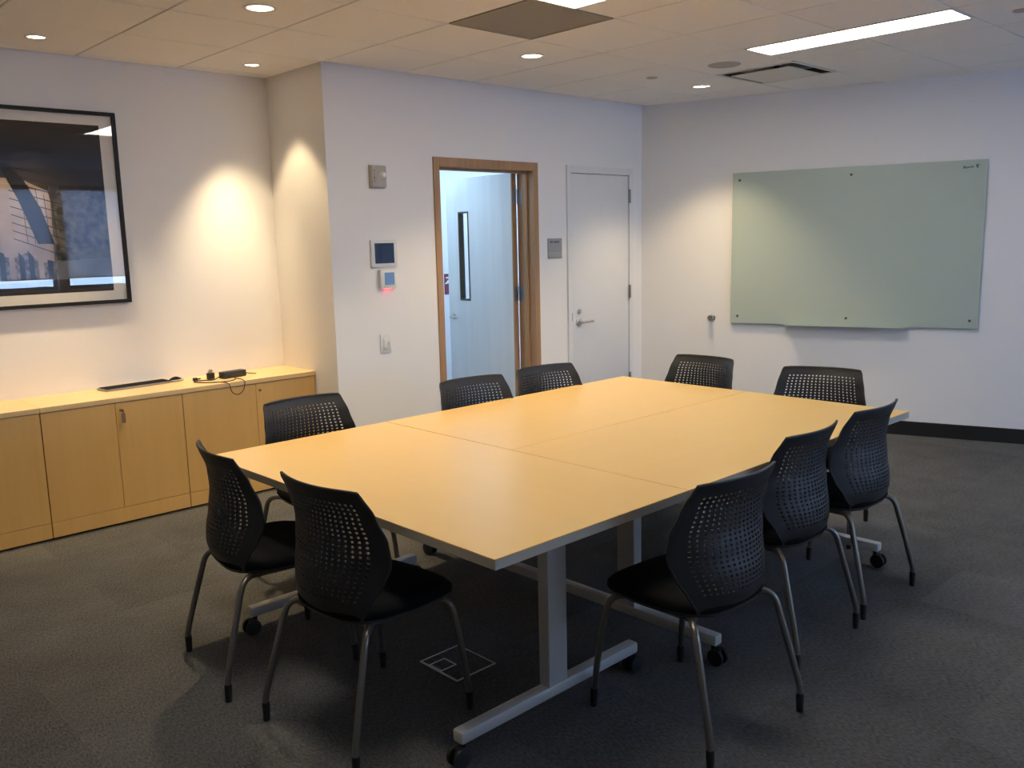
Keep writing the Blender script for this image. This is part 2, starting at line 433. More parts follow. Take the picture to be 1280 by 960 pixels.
t = thing('ceiling_speaker', 'round flush grey ceiling speaker beside the fluorescent troffer', 'speaker', (-1.03, -1.50, H))
f = MB(); f.lathe([(.092, .01), (.092, -.002), (.100, -.005), (.108, -.002), (.108, .01)], seg=32); f.build('rim', M['speaker'], t)
f = MB(); f.lathe([(0, -.003), (.06, -.003), (.092, -.001), (.092, .008), (0, .008)], seg=32); f.build('grille', M['speaker'], t)
t = thing('sprinkler_cover', 'small flat round sprinkler cover plate in the ceiling near the white door', 'sprinkler', (-1.041, -.909, H))
f = MB(); f.lathe([(0, -.006), (.035, -.006), (.042, -.003), (.042, 0), (.030, 0), (.030, .01), (0, .01)]); f.build('plate', M['speaker'], t)
t = thing('sprinkler_cover', 'small round sprinkler cover plate at the upper right edge of the photo', 'sprinkler', (-1.03, -3.29, H))
f = MB(); f.lathe([(0, -.006), (.035, -.006), (.042, -.003), (.042, 0), (.030, 0), (.030, .01), (0, .01)]); f.build('plate', M['speaker'], t)

# added fill panels on the unseen corridor ceiling, in place of daylight
for cx_, lab in ((-2.1, 'added cool fill panel in place of daylight, on the corridor ceiling before the open door leaf'), (-.45, 'added cool fill panel in place of daylight, on the corridor ceiling behind the open door leaf')):
    t = thing('corridor_fill_panel', lab, 'ceiling light', (cx_, 1.05, 2.499), group='added corridor fill panels')
    f = MB(); f.box(-.62, .62, -.32, .32, -.03, 0, .004); f.build('housing', M['trimw'], t)
    f = MB(); f.box(-.59, .59, -.29, .29, -.034, -.029); f.build('diffuser', M['corr'], t, smooth=False)

# ------------------------------------------------------------------ door 1: wood frame, leaf opened into the corridor
d1 = MB(); fw = .052; FD = .165
for (a, b) in ((D1L, D1L+fw), (D1R-fw, D1R)):
    d1.box(a, b, -.014, 0.004, 0, D1T, .003)                         # room-side casing
    d1.box(a, b, WT-.004, WT+.014, 0, D1T, .003)
d1.box(D1L+fw, D1R-fw, -.014, .004, D1T-fw-.012, D1T, .003); d1.box(D1L+fw, D1R-fw, WT-.004, WT+.014, D1T-fw, D1T, .003)
JL, JR, JT = D1L+fw, D1R-fw, D1T-fw-.012
d1.box(JL-.03, JL, 0, WT, 0, JT+.02); d1.box(JR, JR+.03, 0, WT, 0, JT+.02); d1.box(JL, JR, 0, WT, JT, JT+.03)
d1.box(JL, JL+.016, .055, .10, 0, JT-.016, .002); d1.box(JR-.016, JR, .055, .10, 0, JT-.016, .002); d1.box(JL, JR, .055, .10, JT-.016, JT, .002)
door1 = structure(d1, 'door_1', M['frame'])
leaf = bpy.data.objects.new('door_leaf', None); C.objects.link(leaf); leaf.parent = door1
leaf.location = (JR-.011, WT+.012, 0); leaf.rotation_euler = (0, 0, radians(87.2))
# leaf local: x along the leaf from the hinge, y thickness (0 is the face towards the room), z up
LW, LH, LT = .87, 2.122, .044
gx0, gx1, gz0, gz1 = LW-.305, LW-.165, 1.10, 1.845
f = MB()
f.box(.012, gx0, 0, LT, .012, LH, .001); f.box(gx1, LW, 0, LT, .012, LH, .001)
f.box(gx0, gx1, 0, LT, .012, gz0, .001); f.box(gx0, gx1, 0, LT, gz1, LH, .001)
f.mi = 1; f.box(0, .012, 0, LT, .012, LH)
f.build('leaf_panel', [M['leafw'], M['frame']], leaf, smooth=False)
f = MB(); bw = .012
f.box(gx0, gx0+bw, -.004, LT+.004, gz0, gz1); f.box(gx1-bw, gx1, -.004, LT+.004, gz0, gz1)
f.box(gx0+bw, gx1-bw, -.004, LT+.004, gz0, gz0+bw); f.box(gx0+bw, gx1-bw, -.004, LT+.004, gz1-bw, gz1)
f.build('glazing_bead', M['bronze'], leaf, smooth=False)
f = MB(); f.box(gx0+bw, gx1-bw, .019, .025, gz0+bw, gz1-bw); f.build('vision_glass', M['pane'], leaf, smooth=False)
f = MB(); hx, hz = LW-.07, .955
for sgn, y in ((-1, 0), (1, LT)):
    f.cyl((hx, y, hz), (hx, y+sgn*.010, hz), .027, bev=.002)
    f.tube([(hx, y, hz), (hx, y+sgn*.055, hz), (hx-.115, y+sgn*.055, hz)], .009, fillet=.018)
f.build('handle', M['steel'], leaf)
for z in (1.88, 1.12, .25):
    f = MB(); f.cyl((-.008, -.008, z), (-.008, -.008, z+.115), .008); f.box(-.0015, 0, 0, .040, z, z+.115)
    for q in (.02, .057, .095): f.cyl((-.003, .022, z+q), (-.001, .022, z+q), .004, seg=10)
    f.build('hinge', M['hinge'], leaf)
f = MB()
for z in (1.88, 1.12, .25): f.box(JR-.0025, JR, .105, WT, z, z+.115)
f.build('jamb_hinge_plate', M['hinge'], door1, smooth=False)

# safety sticker and latch plate on the corridor wall beyond the leaf
t = thing('warning_sticker', 'small dark red and white sticker on the corridor wall seen past the open door', 'sticker', (-.775, 1.75, 1.19))
f = MB(); f.box(-.07, .07, -.003, 0, -.10, .10); f.mi = 1; f.box(-.05, .05, -.004, -.003, .055, .07)
f.prism([(-.07, .0), (-.02, .045), (.07, -.03), (.07, -.05), (-.0, .01)], 0, .002, mx=Matrix.Translation((0, -.003, 0)) @ Matrix.Rotation(pi/2, 4, 'X'))
f.build('print', [M['redp'], M['white']], t, smooth=False)

# ------------------------------------------------------------------ door 2: white closed door
d2 = MB(); fw2 = .046
d2.box(D2L, D2L+fw2, -.016, .10, 0, D2T, .002); d2.box(D2R-fw2, D2R, -.016, .10, 0, D2T, .002); d2.box(D2L+fw2, D2R-fw2, -.016, .10, D2T-.058, D2T, .002)
door2 = structure(d2, 'door_2', M['doorw'])
f = MB(); lx0, lx1, lz1 = D2L+fw2+.003, D2R-fw2-.003, D2T-.063
f.box(lx0, lx1, -.004, .04, .01, lz1, .0015); f.build('door_leaf', M['doorw'], door2)
f = MB(); f.box(lx0-.01, lx1+.01, .041, .06, 0, lz1+.02); f.build('door_stop', M['dark'], door2, smooth=False)  # sheet behind the whole leaf, coloured dark as shade in its gaps
for z in (1.895, 1.075, .30):
    f = MB(); f.cyl((lx1+.002, -.022, z), (lx1+.002, -.022, z+.115), .0085); f.box(lx1-.008, lx1+.014, -.019, -.012, z, z+.115)
    f.build('hinge', M['hinge'], door2)
f = MB(); hx = -.848; hz = .913
f.cyl((hx, -.004, hz), (hx, -.016, hz), .032, bev=.003, seg=28)
f.tube([(hx, -.012, hz), (hx, -.062, hz), (hx+.125, -.062, hz+.003)], .0095, fillet=.02); f.cyl((hx, -.016, hz), (hx, -.04, hz), .014)
f.build('lever_handle', M['steel'], door2)
f = MB(); f.cyl((-.842, -.004, 1.002), (-.842, -.018, 1.002), .021, bev=.003); f.box(-.845, -.839, -.021, -.018, .992, 1.012); f.build('deadbolt', M['steel'], door2)
f = MB(); f.box(D2L+fw2-.006, D2L+fw2, -.0175, -.016, .925, .995); f.build('strike_plate', M['hinge'], door2, smooth=False)

# ------------------------------------------------------------------ wall devices on the north wall
def wtext(body, size, loc, m, parent, rot=(pi/2, 0, 0), name='lettering', ext=.0006):
    cu = bpy.data.curves.new(name, 'FONT'); cu.body = body; cu.size = size; cu.extrude = ext; cu.align_x = 'CENTER'; cu.align_y = 'CENTER'
    cu.materials.append(m); o = bpy.data.objects.new(name, cu); C.objects.link(o)
    dg = bpy.context.evaluated_depsgraph_get(); me = bpy.data.meshes.new_from_object(o.evaluated_get(dg)); bpy.data.objects.remove(o)
    o = bpy.data.objects.new(name, me); C.objects.link(o); o.parent = parent; o.location = loc; o.rotation_euler = rot; return o

t = thing('fire_strobe', 'beige fire alarm strobe with clear lens, high left of the wood door frame', 'fire alarm', (-2.819, 0, 2.036))
f = MB(); f.box(-.062, .062, -.012, 0, -.076, .076, .004); f.box(-.058, .058, -.040, -.010, -.070, .072, .008); f.box(-.02, -.014, -.042, -.038, -.06, .062)
f.build('housing', M['beige'], t)
for k, ch in enumerate('FIRE'): wtext(ch, .022, (-.041, -.0405, .033-k*.021), M['redp'], t)
f = MB(); f.lathe([(0, .030), (.012, .028), (.022, .018), (.026, 0), (.0, 0)], mx=Matrix.Translation((.024, -.038, .008)) @ Matrix.Rotation(pi/2, 4, 'X'))
f.build('strobe_lens', mat('strobe_clear', (.8, .8, .78, 1), .05, coat=1), t)

t = thing('touch_panel', 'white framed wall touch panel with a dark blue screen', 'control panel', (-2.792, 0, 1.534))
f = MB(); f.box(-.105, .105, -.018, 0, -.09, .09, .003); f.build('bezel', M['white'], t)
f = MB(); f.box(-.078, .078, -.0195, -.0175, -.066, .068); f.build('screen', M['screen'], t, smooth=False)
t = thing('thermostat', 'small white thermostat with pale blue display and red glow under the touch panel', 'thermostat', (-2.775, 0, 1.36))
f = MB(); f.box(-.066, .066, -.030, 0, -.062, .066, .008); f.build('housing', M['white'], t)
f = MB(); f.box(-.034, .046, -.0315, -.0295, -.036, .046); f.build('display', M['lcd'], t, smooth=False)
f = MB(); f.box(-.03, .03, -.022, -.012, -.064, -.0615); f.build('indicator_light', M['red'], t, smooth=False)
t = thing('light_switch', 'white rocker light switch low on the wall left of the wood door frame', 'light switch', (-2.808, 0, .924))
f = MB(); f.box(-.044, .044, -.008, 0, -.066, .066, .003); f.build('cover_plate', M['white'], t)
f = MB(); f.box(-.02, .014, -.014, -.007, -.036, .036, .002); f.build('rocker', M['white'], t)
f = MB(); f.box(.018, .030, -.018, -.007, -.012, .012, .003); f.build('slider', M['white'], t)
t = thing('room_sign', 'small grey two part room sign between the two doors', 'sign', (-1.121, 0, 1.527))
f = MB(); f.box(-.080, .080, -.008, 0, -.028, .080, .001); f.box(-.080, .080, -.007, 0, -.080, -.031, .001); f.box(-.078, .078, -.004, 0, -.08, .08)
f.build('plate', M['signg'], t)
f = MB(); x = -.055        # illegible line of small raised characters
for wd, h0, h1 in ((.012, 0, 1), (.010, 0, 1), (.007, .4, .6), (.010, 0, .9), (.010, 0, .9), (.011, 0, .9), (.014, 0, 1)):
    f.box(x, x+wd, -.0095, -.008, .044+.016*h0, .044+.016*h1); x += wd+.004
f.build('raised_characters', M['signd'], t, smooth=False)

# ------------------------------------------------------------------ glass board and its wall
t = east_thing('glass_whiteboard', 'large pale green glass whiteboard on the right hand wall', 'whiteboard', 1.7485, 1.483)
bw2, bh = .934, .622
f = MB(); f.box(-bw2, bw2, -.030, -.024, -bh, bh, .0008, 1); f.build('glass_face', M['boardg'], t, smooth=False)
f = MB()
e = .0008
for (a, b, c, d) in ((-bw2, bw2, bh, bh+e), (-bw2, bw2, -bh-e, -bh), (-bw2-e, -bw2, -bh, bh), (bw2, bw2+e, -bh, bh)): f.box(a, b, -.030, -.024, c, d)
f.build('glass_edge', M['gedge'], t, smooth=False)
for sx in (-.877, -.005, .877):
    for sz in (-.562, .562):
        if sx > 0 and sz > 0: continue
        f = MB(); f.cyl((sx, 0, sz), (sx, -.036, sz), .0105, bev=.002); f.build('standoff', M['dkmetal'], t)
f = MB(); f.box(-.47, .445, -.105, -.030, -bh-.004, -bh, .001, 1); f.box(-.47, .445, -.107, -.104, -bh-.004, -bh+.008)
f.build('pen_tray', M['boardg'], t, smooth=False)
f = MB(); x = .775           # illegible maker's mark, dark strokes
for wd, h0, h1 in ((.014, 0, 1), (.009, 0, .7), (.009, .1, .8), (.006, .1, .8), (.008, .2, .9), (.009, .2, .9)):
    f.box(x, x+wd, -.0306, -.0299, .563+.018*h0, .563+.018*h1); x += wd+.0025
f.prism([(0, 0), (.014, -.012), (.022, -.004), (.012, .006), (.03, .012), (.012, .018), (.002, .014)], 0, .0006, mx=Matrix.Translation((x+.012, -.030, .574)) @ Matrix.Rotation(pi/2, 4, 'X'))
f.build('printed_mark', M['signd'], t, smooth=False)

t = east_thing('door_stop', 'small round steel door stop on the wall left of the glass board', 'door stop', .645, .90)
f = MB(); f.lathe([(0, 0), (.030, 0), (.030, .004), (.014, .010), (.013, .03), (.026, .036), (.028, .05), (.022, .058), (0, .06)], mx=Matrix.Rotation(pi/2, 4, 'X'))
f.build('body', M['steel'], t)

# ------------------------------------------------------------------ credenza cabinets and worktop
YF = D-.4199          # front face of doors
ZT = .757; ZU = .728
def cabinet(x0, x1, split, label, lock=None, kick=True, keyed=False):
    t = thing('storage_cabinet', label, 'cabinet', ((x0+x1)/2, D, 0), group='maple cabinets along the alcove wall')
    ox = -(x0+x1)/2; oy = -D
    def bx(mb, a, b, y0, y1, z0, z1, bev=.0012): mb.box(a+ox, b+ox, y0+oy, y1+oy, z0, z1, bev, 1)
    g = .0022
    c = MB(); bx(c, x0+.002, x1-.002, YF+.021, D-.004, .02, ZU); c.build('carcass', M['maple'], t, smooth=False)
    c = MB(); bx(c, x0+g, x1-g, YF+.001, YF+.021, .012, .100); c.build('plinth_panel', M['maple'], t, smooth=False)
    c = MB(); bx(c, x0+.01, x1-.01, YF+.05, D-.01, 0, .02, 0); c.build('toe_base', M['rubber'], t, smooth=False)
    doors = []
    for k, (a, b) in enumerate(((x0, split), (split, x1))):
        c = MB(); bx(c, a+g*(1 if k == 0 else .5), b-g*(.5 if k == 0 else 1), YF, YF+.020, .1025, ZU-.003); doors.append(c.build('door', M['maple'], t, smooth=False))
    lx = split+.03+ox; lz = .679
    c = MB(); c.cyl((lx, YF+oy+.002, lz), (lx, YF+oy-.004, lz), .009, bev=.001); lk = c.build('lock', M['key'], doors[1])
    if keyed:
        c = MB(); c.box(lx-.001, lx+.001, YF+oy-.03, YF+oy-.003, lz-.004, lz+.004); c.cyl((lx-.0012, YF+oy-.036, lz), (lx+.0012, YF+oy-.036, lz), .011)
        c.box(lx-.010, lx+.012, YF+oy-.036, YF+oy-.033, lz-.07, lz-.012)
        k_ = c.build('key', M['key_tag'], doors[1])
    return t
cabinet(-5.72, -4.922, -5.32, 'maple storage cabinet at the left edge of the photo under the framed picture')
cabinet(-4.922, -4.125, -4.523, 'maple storage cabinet under the keyboard with a key in its lock', keyed=True)
cabinet(-4.125, XR-.004, -3.640, 'maple storage cabinet in the alcove corner under the black adapter')
for x0, x1, lab in ((-5.73, -4.923, 'left length of maple worktop under the framed picture'), (-4.921, XR-.002, 'right length of maple worktop carrying the keyboard and adapter')):
    c = MB(); c.box(x0, x1, YF-.008, D-.001, ZU, ZT, .0015, 1)
    tag(c.build('worktop', M['mapleh'], smooth=False), lab, 'worktop', 'worktop lengths over the cabinets')

# keyboard, mouse, adapter and plug
t = thing('keyboard', 'slim black and silver computer keyboard lying on the maple worktop', 'keyboard', (-4.275, .613, ZT), radians(5))
c = MB(); c.box(-.215, .215, -.062, .062, .002, .012, .003); c.build('chassis', M['hinge'], t)
c = MB()
for r in range(5):
    n = 15 if r else 14
    for k in range(n):
        if r == 0 and 4 <= k <= 8:
            if k == 4: c.box(-.205+.41/n*4+.001, -.205+.41/n*9-.001, -.056, -.036, .012, .016, .001, 1)
            continue
        c.box(-.205+.41/n*k+.001, -.205+.41/n*(k+1)-.001, -.056+r*.0225, -.036+r*.0225, .012, .016, .001, 1)
c.build('keys', M['keym'], t, smooth=False)
t = thing('computer_mouse', 'small black and silver computer mouse beside the keyboard', 'mouse', (-4.022, .607, ZT), radians(-75))
c = MB(); tb = bmesh.new(); bmesh.ops.create_uvsphere(tb, u_segments=20, v_segments=12, radius=1)
for v in tb.verts: v.co = Vector((v.co.x*.030, v.co.y*.052, max(0, v.co.z)*.030*(1-.25*max(0, v.co.y))+.001))
c.merge(tb); c.build('shell', M['keym'], t)
c = MB(); tb = bmesh.new(); bmesh.ops.create_uvsphere(tb, u_segments=20, v_segments=12, radius=1)
for v in tb.verts: v.co = Vector((v.co.x*.0315, v.co.y*.0535,   .008+max(-.4, min(.35, v.co.z))*.018))
c.merge(tb); c.build('side_band', M['silver'], t)

t = thing('power_adapter', 'black power adapter brick with its cable looped over the worktop edge', 'power adapter', (-3.70, .47, ZT), radians(8))
c = MB(); c.box(-.085, .085, -.032, .032, .001, .044, .006); c.build('brick', M['plastic'], t)
c = MB()
c.tube([(.085, 0, .02), (.12, -.005, .012), (.165, -.02, .004)], .003, fillet=.02)
c.tube([(-.085, 0, .02), (-.11, -.01, .018), (-.15, -.02, .004), (-.19, .02, .004), (-.24, .06, .004), (-.27, .03, .004), (-.25, -.06, .004), (-.19, -.13, .004), (-.11, -.15, .004), (-.04, -.10, .004), (-.03, -.05, .01), (-.06, -.033, .02)], .0032, fillet=.03)
c.tube([(-.20, -.10, .004), (-.175, -.175, .006), (-.165, -.207, -.004), (-.155, -.207, -.06), (-.11, -.209, -.085), (-.065, -.208, -.06), (-.05, -.207, -.004), (-.045, -.17, .006), (-.04, -.10, .006)], .0028, fillet=.03)
c.build('cable', M['rubber'], t)
t = thing('plug_adapter', 'small black plug with metal prongs standing left of the adapter brick', 'plug', (-3.835, .505, ZT), radians(20))
c = MB(); c.box(-.022, .022, -.016, .016, 0, .042, .004); c.build('plug_body', M['plastic'], t)
c = MB(); c.box(-.010, -.008, -.006, .006, .042, .060); c.box(.008, .010, -.006, .006, .042, .060); c.tube([(-.02, 0, .05), (0, .004, .066), (.022, 0, .052)], .004, fillet=.01); c.build('prongs', M['steel'], t)
t = thing('cable_connector', 'tiny black cable connector left of the plug on the worktop', 'connector', (-3.925, .53, ZT), radians(-10))
c = MB(); c.box(-.018, .012, -.009, .009, 0, .018, .003); c.cyl((.012, 0, .009), (.03, 0, .009), .005); c.build('connector_body', M['rubber'], t)

# ------------------------------------------------------------------ framed picture on the alcove wall
PXR, PZ0, PZ1, PW = -4.228, 1.277, 2.412, 1.52
t = thing('framed_picture', 'large framed dark city photograph behind glass on the alcove wall', 'picture', (PXR-PW/2, D, (PZ0+PZ1)/2))
hw, hh = PW/2, (PZ1-PZ0)/2
c = MB(); fb = .021
c.box(-hw, hw, -.035, 0, -hh, -hh+fb, .001, 1); c.box(-hw, hw, -.035, 0, hh-fb, hh, .001, 1); c.box(-hw, -hw+fb, -.035, 0, -hh+fb, hh-fb); c.box(hw-fb, hw, -.035, 0, -hh+fb, hh-fb)
c.build('frame', M['blackf'], t, smooth=False)
c = MB(); c.box(-hw+fb, hw-fb, -.014, -.004, -hh+fb, hh-fb); c.build('mat_board', M['matb'], t, smooth=False)
def flat(name, col, **k): return mat(name, col, .8, spec=.1, **k)
ps = [flat('print_sky', (.034, .029, .027, 1), noise_amt=.25, noise_scale=3), flat('print_pale', (.23, .19, .17, 1), noise_amt=.25, noise_scale=5),
      flat('print_black', (.010, .010, .011, 1)), flat('print_trees', (.06, .055, .045, 1), noise_amt=.98, noise_scale=30), flat('print_town', (.10, .092, .085, 1), noise_amt=.85, noise_scale=45),
      flat('print_water', (.10, .11, .125, 1), noise_amt=.25, noise_scale=8)]
c = MB(); R = Matrix.Translation((0, -.0142, 0)) @ Matrix.Rotation(pi/2, 4, 'X')
iw, ih = hw-.095, hh-.078
def poly(k, pts, lev):
    c.mi = k; c.prism(pts, 0, .0002, mx=Matrix.Translation((0, -.00025*lev, 0)) @ R)
poly(0, [(-iw, -ih), (iw, -ih), (iw, ih), (-iw, ih)], 0)
poly(1, [(-iw, -.40), (.38, -.40), (.38, -.10), (.345, .10), (.20, .17), (-iw, .17)], 1)
poly(3, [(.345, -.30), (iw, -.30), (iw, .10), (.58, .12), (.48, .07), (.40, .11), (.355, .05)], 2)
poly(5, [(.36, -.41), (iw, -.41), (iw, -.285), (.36, -.305)], 3)
poly(2, [(.265, -.20), (.355, -.20), (.30, 0), (.225, .16), (.15, .25), (.10, .25), (.185, .05)], 4)
poly(4, [(-iw, -.41), (.36, -.41), (.36, -.30), (.27, -.31), (.2, -.25), (.12, -.28), (0, -.24), (-.2, -.3), (-iw, -.28)], 3)
random.seed(3)
for k in range(20):
    x = -iw+.02+k*.05
    if x < .32: poly(2 if k % 3 else 1, [(x, -.40), (x+.028, -.40), (x+.028, -.31+random.random()*.08), (x, -.31+random.random()*.08)], 5)
for k in range(10):           # dark lines running across the printed building
    z0 = .24-k*.045; poly(2, [(.14, z0), (.42, z0-.06-.006*k), (.42, z0-.065-.006*k), (.14, z0-.005)], 6)
for k in range(5):
    x = .20+k*.04; poly(2, [(x, .17-.03*k), (x+.003, .17-.03*k), (x+.014, -.2), (x+.011, -.2)], 6)
poly(1, [(-iw, -.425), (.30, -.418), (.30, -.410), (-iw, -.415)], 6)
c.build('print', ps, t, smooth=False)
c = MB(); c.box(-hw+fb, hw-fb, -.024, -.022, -hh+fb, hh-fb); c.build('glazing', M['picglass'], t, smooth=False)

# ------------------------------------------------------------------ tables
def table_mesh(w, d, label, x, y, rz, topm):
    """w runs along local x (the two T-legs stand at its ends), d along local y"""
    t = thing('conference_table', label, 'table', (x, y, 0), rz, group='three maple tables pushed together')
    c = MB(); c.box(-w/2+.0012, w/2-.0012, -d/2+.0012, d/2-.0012, TZ-.0035, TZ, .0008, 1); c.box(-w/2+.003, w/2-.003, -d/2+.003, d/2-.003, TZ-.026, TZ-.0035); c.build('tabletop', topm, t, smooth=False)
    c = MB(); z0, z1 = TZ-.032, TZ-.0028; e = .004; a, b = w/2-.001, d/2-.001
    c.box(-a, a, -b, -b+e, z0, z1, .0008, 1); c.box(-a, a, b-e, b, z0, z1, .0008, 1); c.box(-a, -a+e, -b+e, b-e, z0, z1); c.box(a-e, a, -b+e, b-e, z0, z1)
    c.build('edge_band', M['edge'], t, smooth=False)
    c = MB(); c.box(-w/2+.22, w/2-.22, -.02, .02, TZ-.085, TZ-.045, .003); c.build('crossbeam', M['alu'], t, smooth=False)
    for sx in (-1, 1):
        lx = sx*(w/2-.225)
        c = MB(); c.box(lx-.025, lx+.025, -.045, .045, .118, TZ-.045, .006); c.box(lx-.03, lx+.03, -.24, .24, TZ-.05, TZ-.026, .003)
        leg = c.build('leg', M['alu'], t)
        c = MB(); c.box(lx-.023, lx+.023, -.43, .43, .078, .120, .008); c.build('foot_bar', M['alu'], leg)
        for sy in (-1, 1):
            c = MB(); yy = sy*.408
            c.cyl((lx, yy, .078), (lx, yy, .052), .010)
            c.box(lx-.008, lx+.008, yy-.02+sy*.012, yy+.02+sy*.012, .03, .066, .006)
            for o_ in (-.0165, .0165):
                c.cyl((lx+o_-.0075, yy+sy*.018, .033), (lx+o_+.0075, yy+sy*.018, .033), .033, seg=28, bev=.003)
            c.build('caster', M['rubber'], leg)
    return t
GAP = .0022
hl = TL-TL*2/3
near = TL/3
table_mesh(TW, near-GAP, 'maple table set crosswise at the near end of the group', FX-TL+near/2, FY-TW/2, pi/2, M['top'])
fl = TL*2/3
table_mesh(fl-GAP, TW/2-GAP*.5, 'maple table of the far pair on the side of the doors', FX-fl/2, FY-TW/4, 0, M['top'])
table_mesh(fl-GAP, TW/2-GAP*.5, 'maple table of the far pair on the window side with three chairs', FX-fl/2, FY-TW*3/4, 0, M['top'])

# ------------------------------------------------------------------ chair
def lerp(tab, z):
    for (z0, a), (z1, b) in zip(tab, tab[1:]):
        if z <= z1:
            u = max(0, (z-z0)/(z1-z0)); u = u*u*(3-2*u)*.5+u*.5; return a+(b-a)*u
    return tab[-1][1]
CY = [(.405, -.09), (.415, -.13), (.435, -.175), (.465, -.198), (.50, -.208), (.55, -.206), (.62, -.190), (.70, -.177), (.78, -.179), (.868, -.207)]
HW = [(.405, .11), (.415, .135), (.435, .162), (.465, .184), (.50, .202), (.56, .230), (.61, .246), (.64, .249), (.68, .244), (.76, .228), (.868, .205)]
FW = [(.405, .01), (.435, .035), (.50, .075), (.56, .100), (.62, .104), (.70, .086), (.78, .058), (.868, .042)]
def back_pt(u, z):
    hw = lerp(HW, z)
    if z > .853: hw -= .005*((z-.853)/.015)**2     # soft upper corners
    a = abs(u)**2.1
    return Vector((hw*u, lerp(CY, z)+lerp(FW, z)*a, z-(.003*abs(u)**8 if z > .862 else 0)))
def chair_back():
    us = [-1, -.95, -.89, -.83]; nc = 18
    us += [-.83+1.66*k/nc for k in range(1, nc)] + [.83, .89, .95, 1]
    zs = [.405, .412, .422, .435, .45, .465, .48]; z0, z1, nr = .50, .828, 21
    zs += [z0+(z1-z0)*k/nr for k in range(nr+1)] + [.841, .851, .860, .868]
    iz0 = 7
    t = bmesh.new()
    V = [[t.verts.new(back_pt(u, z)) for u in us] for z in zs]
    for j in range(len(zs)-1):
        for i in range(len(us)-1):
            q = (V[j][i], V[j][i+1], V[j+1][i+1], V[j+1][i])
            if 3 <= i < 3+nc and iz0 <= j < iz0+nr:
                u0, u1, a, b = us[i], us[i+1], zs[j], zs[j+1]; uc, zc = (u0+u1)/2, (a+b)/2
                kx, kz = .215, .25
                ring = [t.verts.new(back_pt(uc+(u1-u0)*dx, zc+(b-a)*dz)) for dx, dz in
                        ((-kx*.5, -kz), (kx*.5, -kz), (kx, -kz*.5), (kx, kz*.5), (kx*.5, kz), (-kx*.5, kz), (-kx, kz*.5), (-kx, -kz*.5))]
                for k in range(4):
                    c0, c1 = q[k], q[(k+1) % 4]
                    t.faces.new((c0, c1, ring[2*k+1], ring[2*k]))
                    t.faces.new((c1, ring[(2*k+2) % 8], ring[2*k+1]))
            else: t.faces.new(q)
    bmesh.ops.recalc_face_normals(t, faces=t.faces)
    me = bpy.data.meshes.new('b'); t.to_mesh(me); t.free()
    o = bpy.data.objects.new('b', me); C.objects.link(o)
    md = o.modifiers.new('s', 'SOLIDIFY'); md.thickness = .007; md.offset = 0
    dg = bpy.context.evaluated_depsgraph_get(); m2 = bpy.data.meshes.new_from_object(o.evaluated_get(dg)); bpy.data.objects.remove(o)
    r = MB(); r.b.from_mesh(m2); bpy.data.meshes.remove(m2)
    r.tube([back_pt(-1+2*k/24, .867)+Vector((0, 0, -.001)) for k in range(25)], .0056, seg=8)          # rolled edges
    for s in (-1, 1): r.tube([back_pt(s, .43+.437*k/26) for k in range(27)], .0050, seg=8)
    return r
def seat_outline(sc=1.0, n=36):
    pts = []
    for k in range(n):
        a = 2*pi*k/n; cx, sy = cos(a), sin(a)
        p = 3.4
        r = (abs(cx)**p+abs(sy)**p)**(-1/p)
        x, y = .228*r*cx, .232*r*sy
        x *= (1-.10*max(0, -y/.232)) ; pts.append((x*sc, y*sc+.040))
    return pts
def seat_z(x, y): return .018*max(0, (y-.10)/.15)**2
def cushion():
    t = bmesh.new(); rings = []
    for sc, z in ((.90, .434), (.97, .437), (1.0, .446), (1.0, .457), (.985, .467), (.94, .475), (.85, .4795), (.6, .4805), (.3, .479)):
        rings.append([t.verts.new((x, y, z-seat_z(x, y)*(1.2 if z > .446 else 1))) for x, y in seat_outline(sc)])
    for a, b in zip(rings, rings[1:]):
        for k in range(len(a)): t.faces.new((a[k], a[(k+1) % len(a)], b[(k+1) % len(a)], b[k]))
    t.faces.new(rings[0][::-1]); t.faces.new(rings[-1]); bmesh.ops.recalc_face_normals(t, faces=t.faces)
    r = MB(); r.merge(t); return r
def pan():
    t = bmesh.new(); rings = []
    for sc, z in ((.72, .414), (.88, .418), (.955, .426), (.965, .436), (.94, .4385)):
        rings.append([t.verts.new((x, y, z-seat_z(x, y))) for x, y in seat_outline(sc)])
    for a, b in zip(rings, rings[1:]):
        for k in range(len(a)): t.faces.new((a[k], a[(k+1) % len(a)], b[(k+1) % len(a)], b[k]))
    t.faces.new(rings[0][::-1]); t.faces.new(rings[-1]); bmesh.ops.recalc_face_normals(t, faces=t.faces)
    r = MB(); r.merge(t); return r
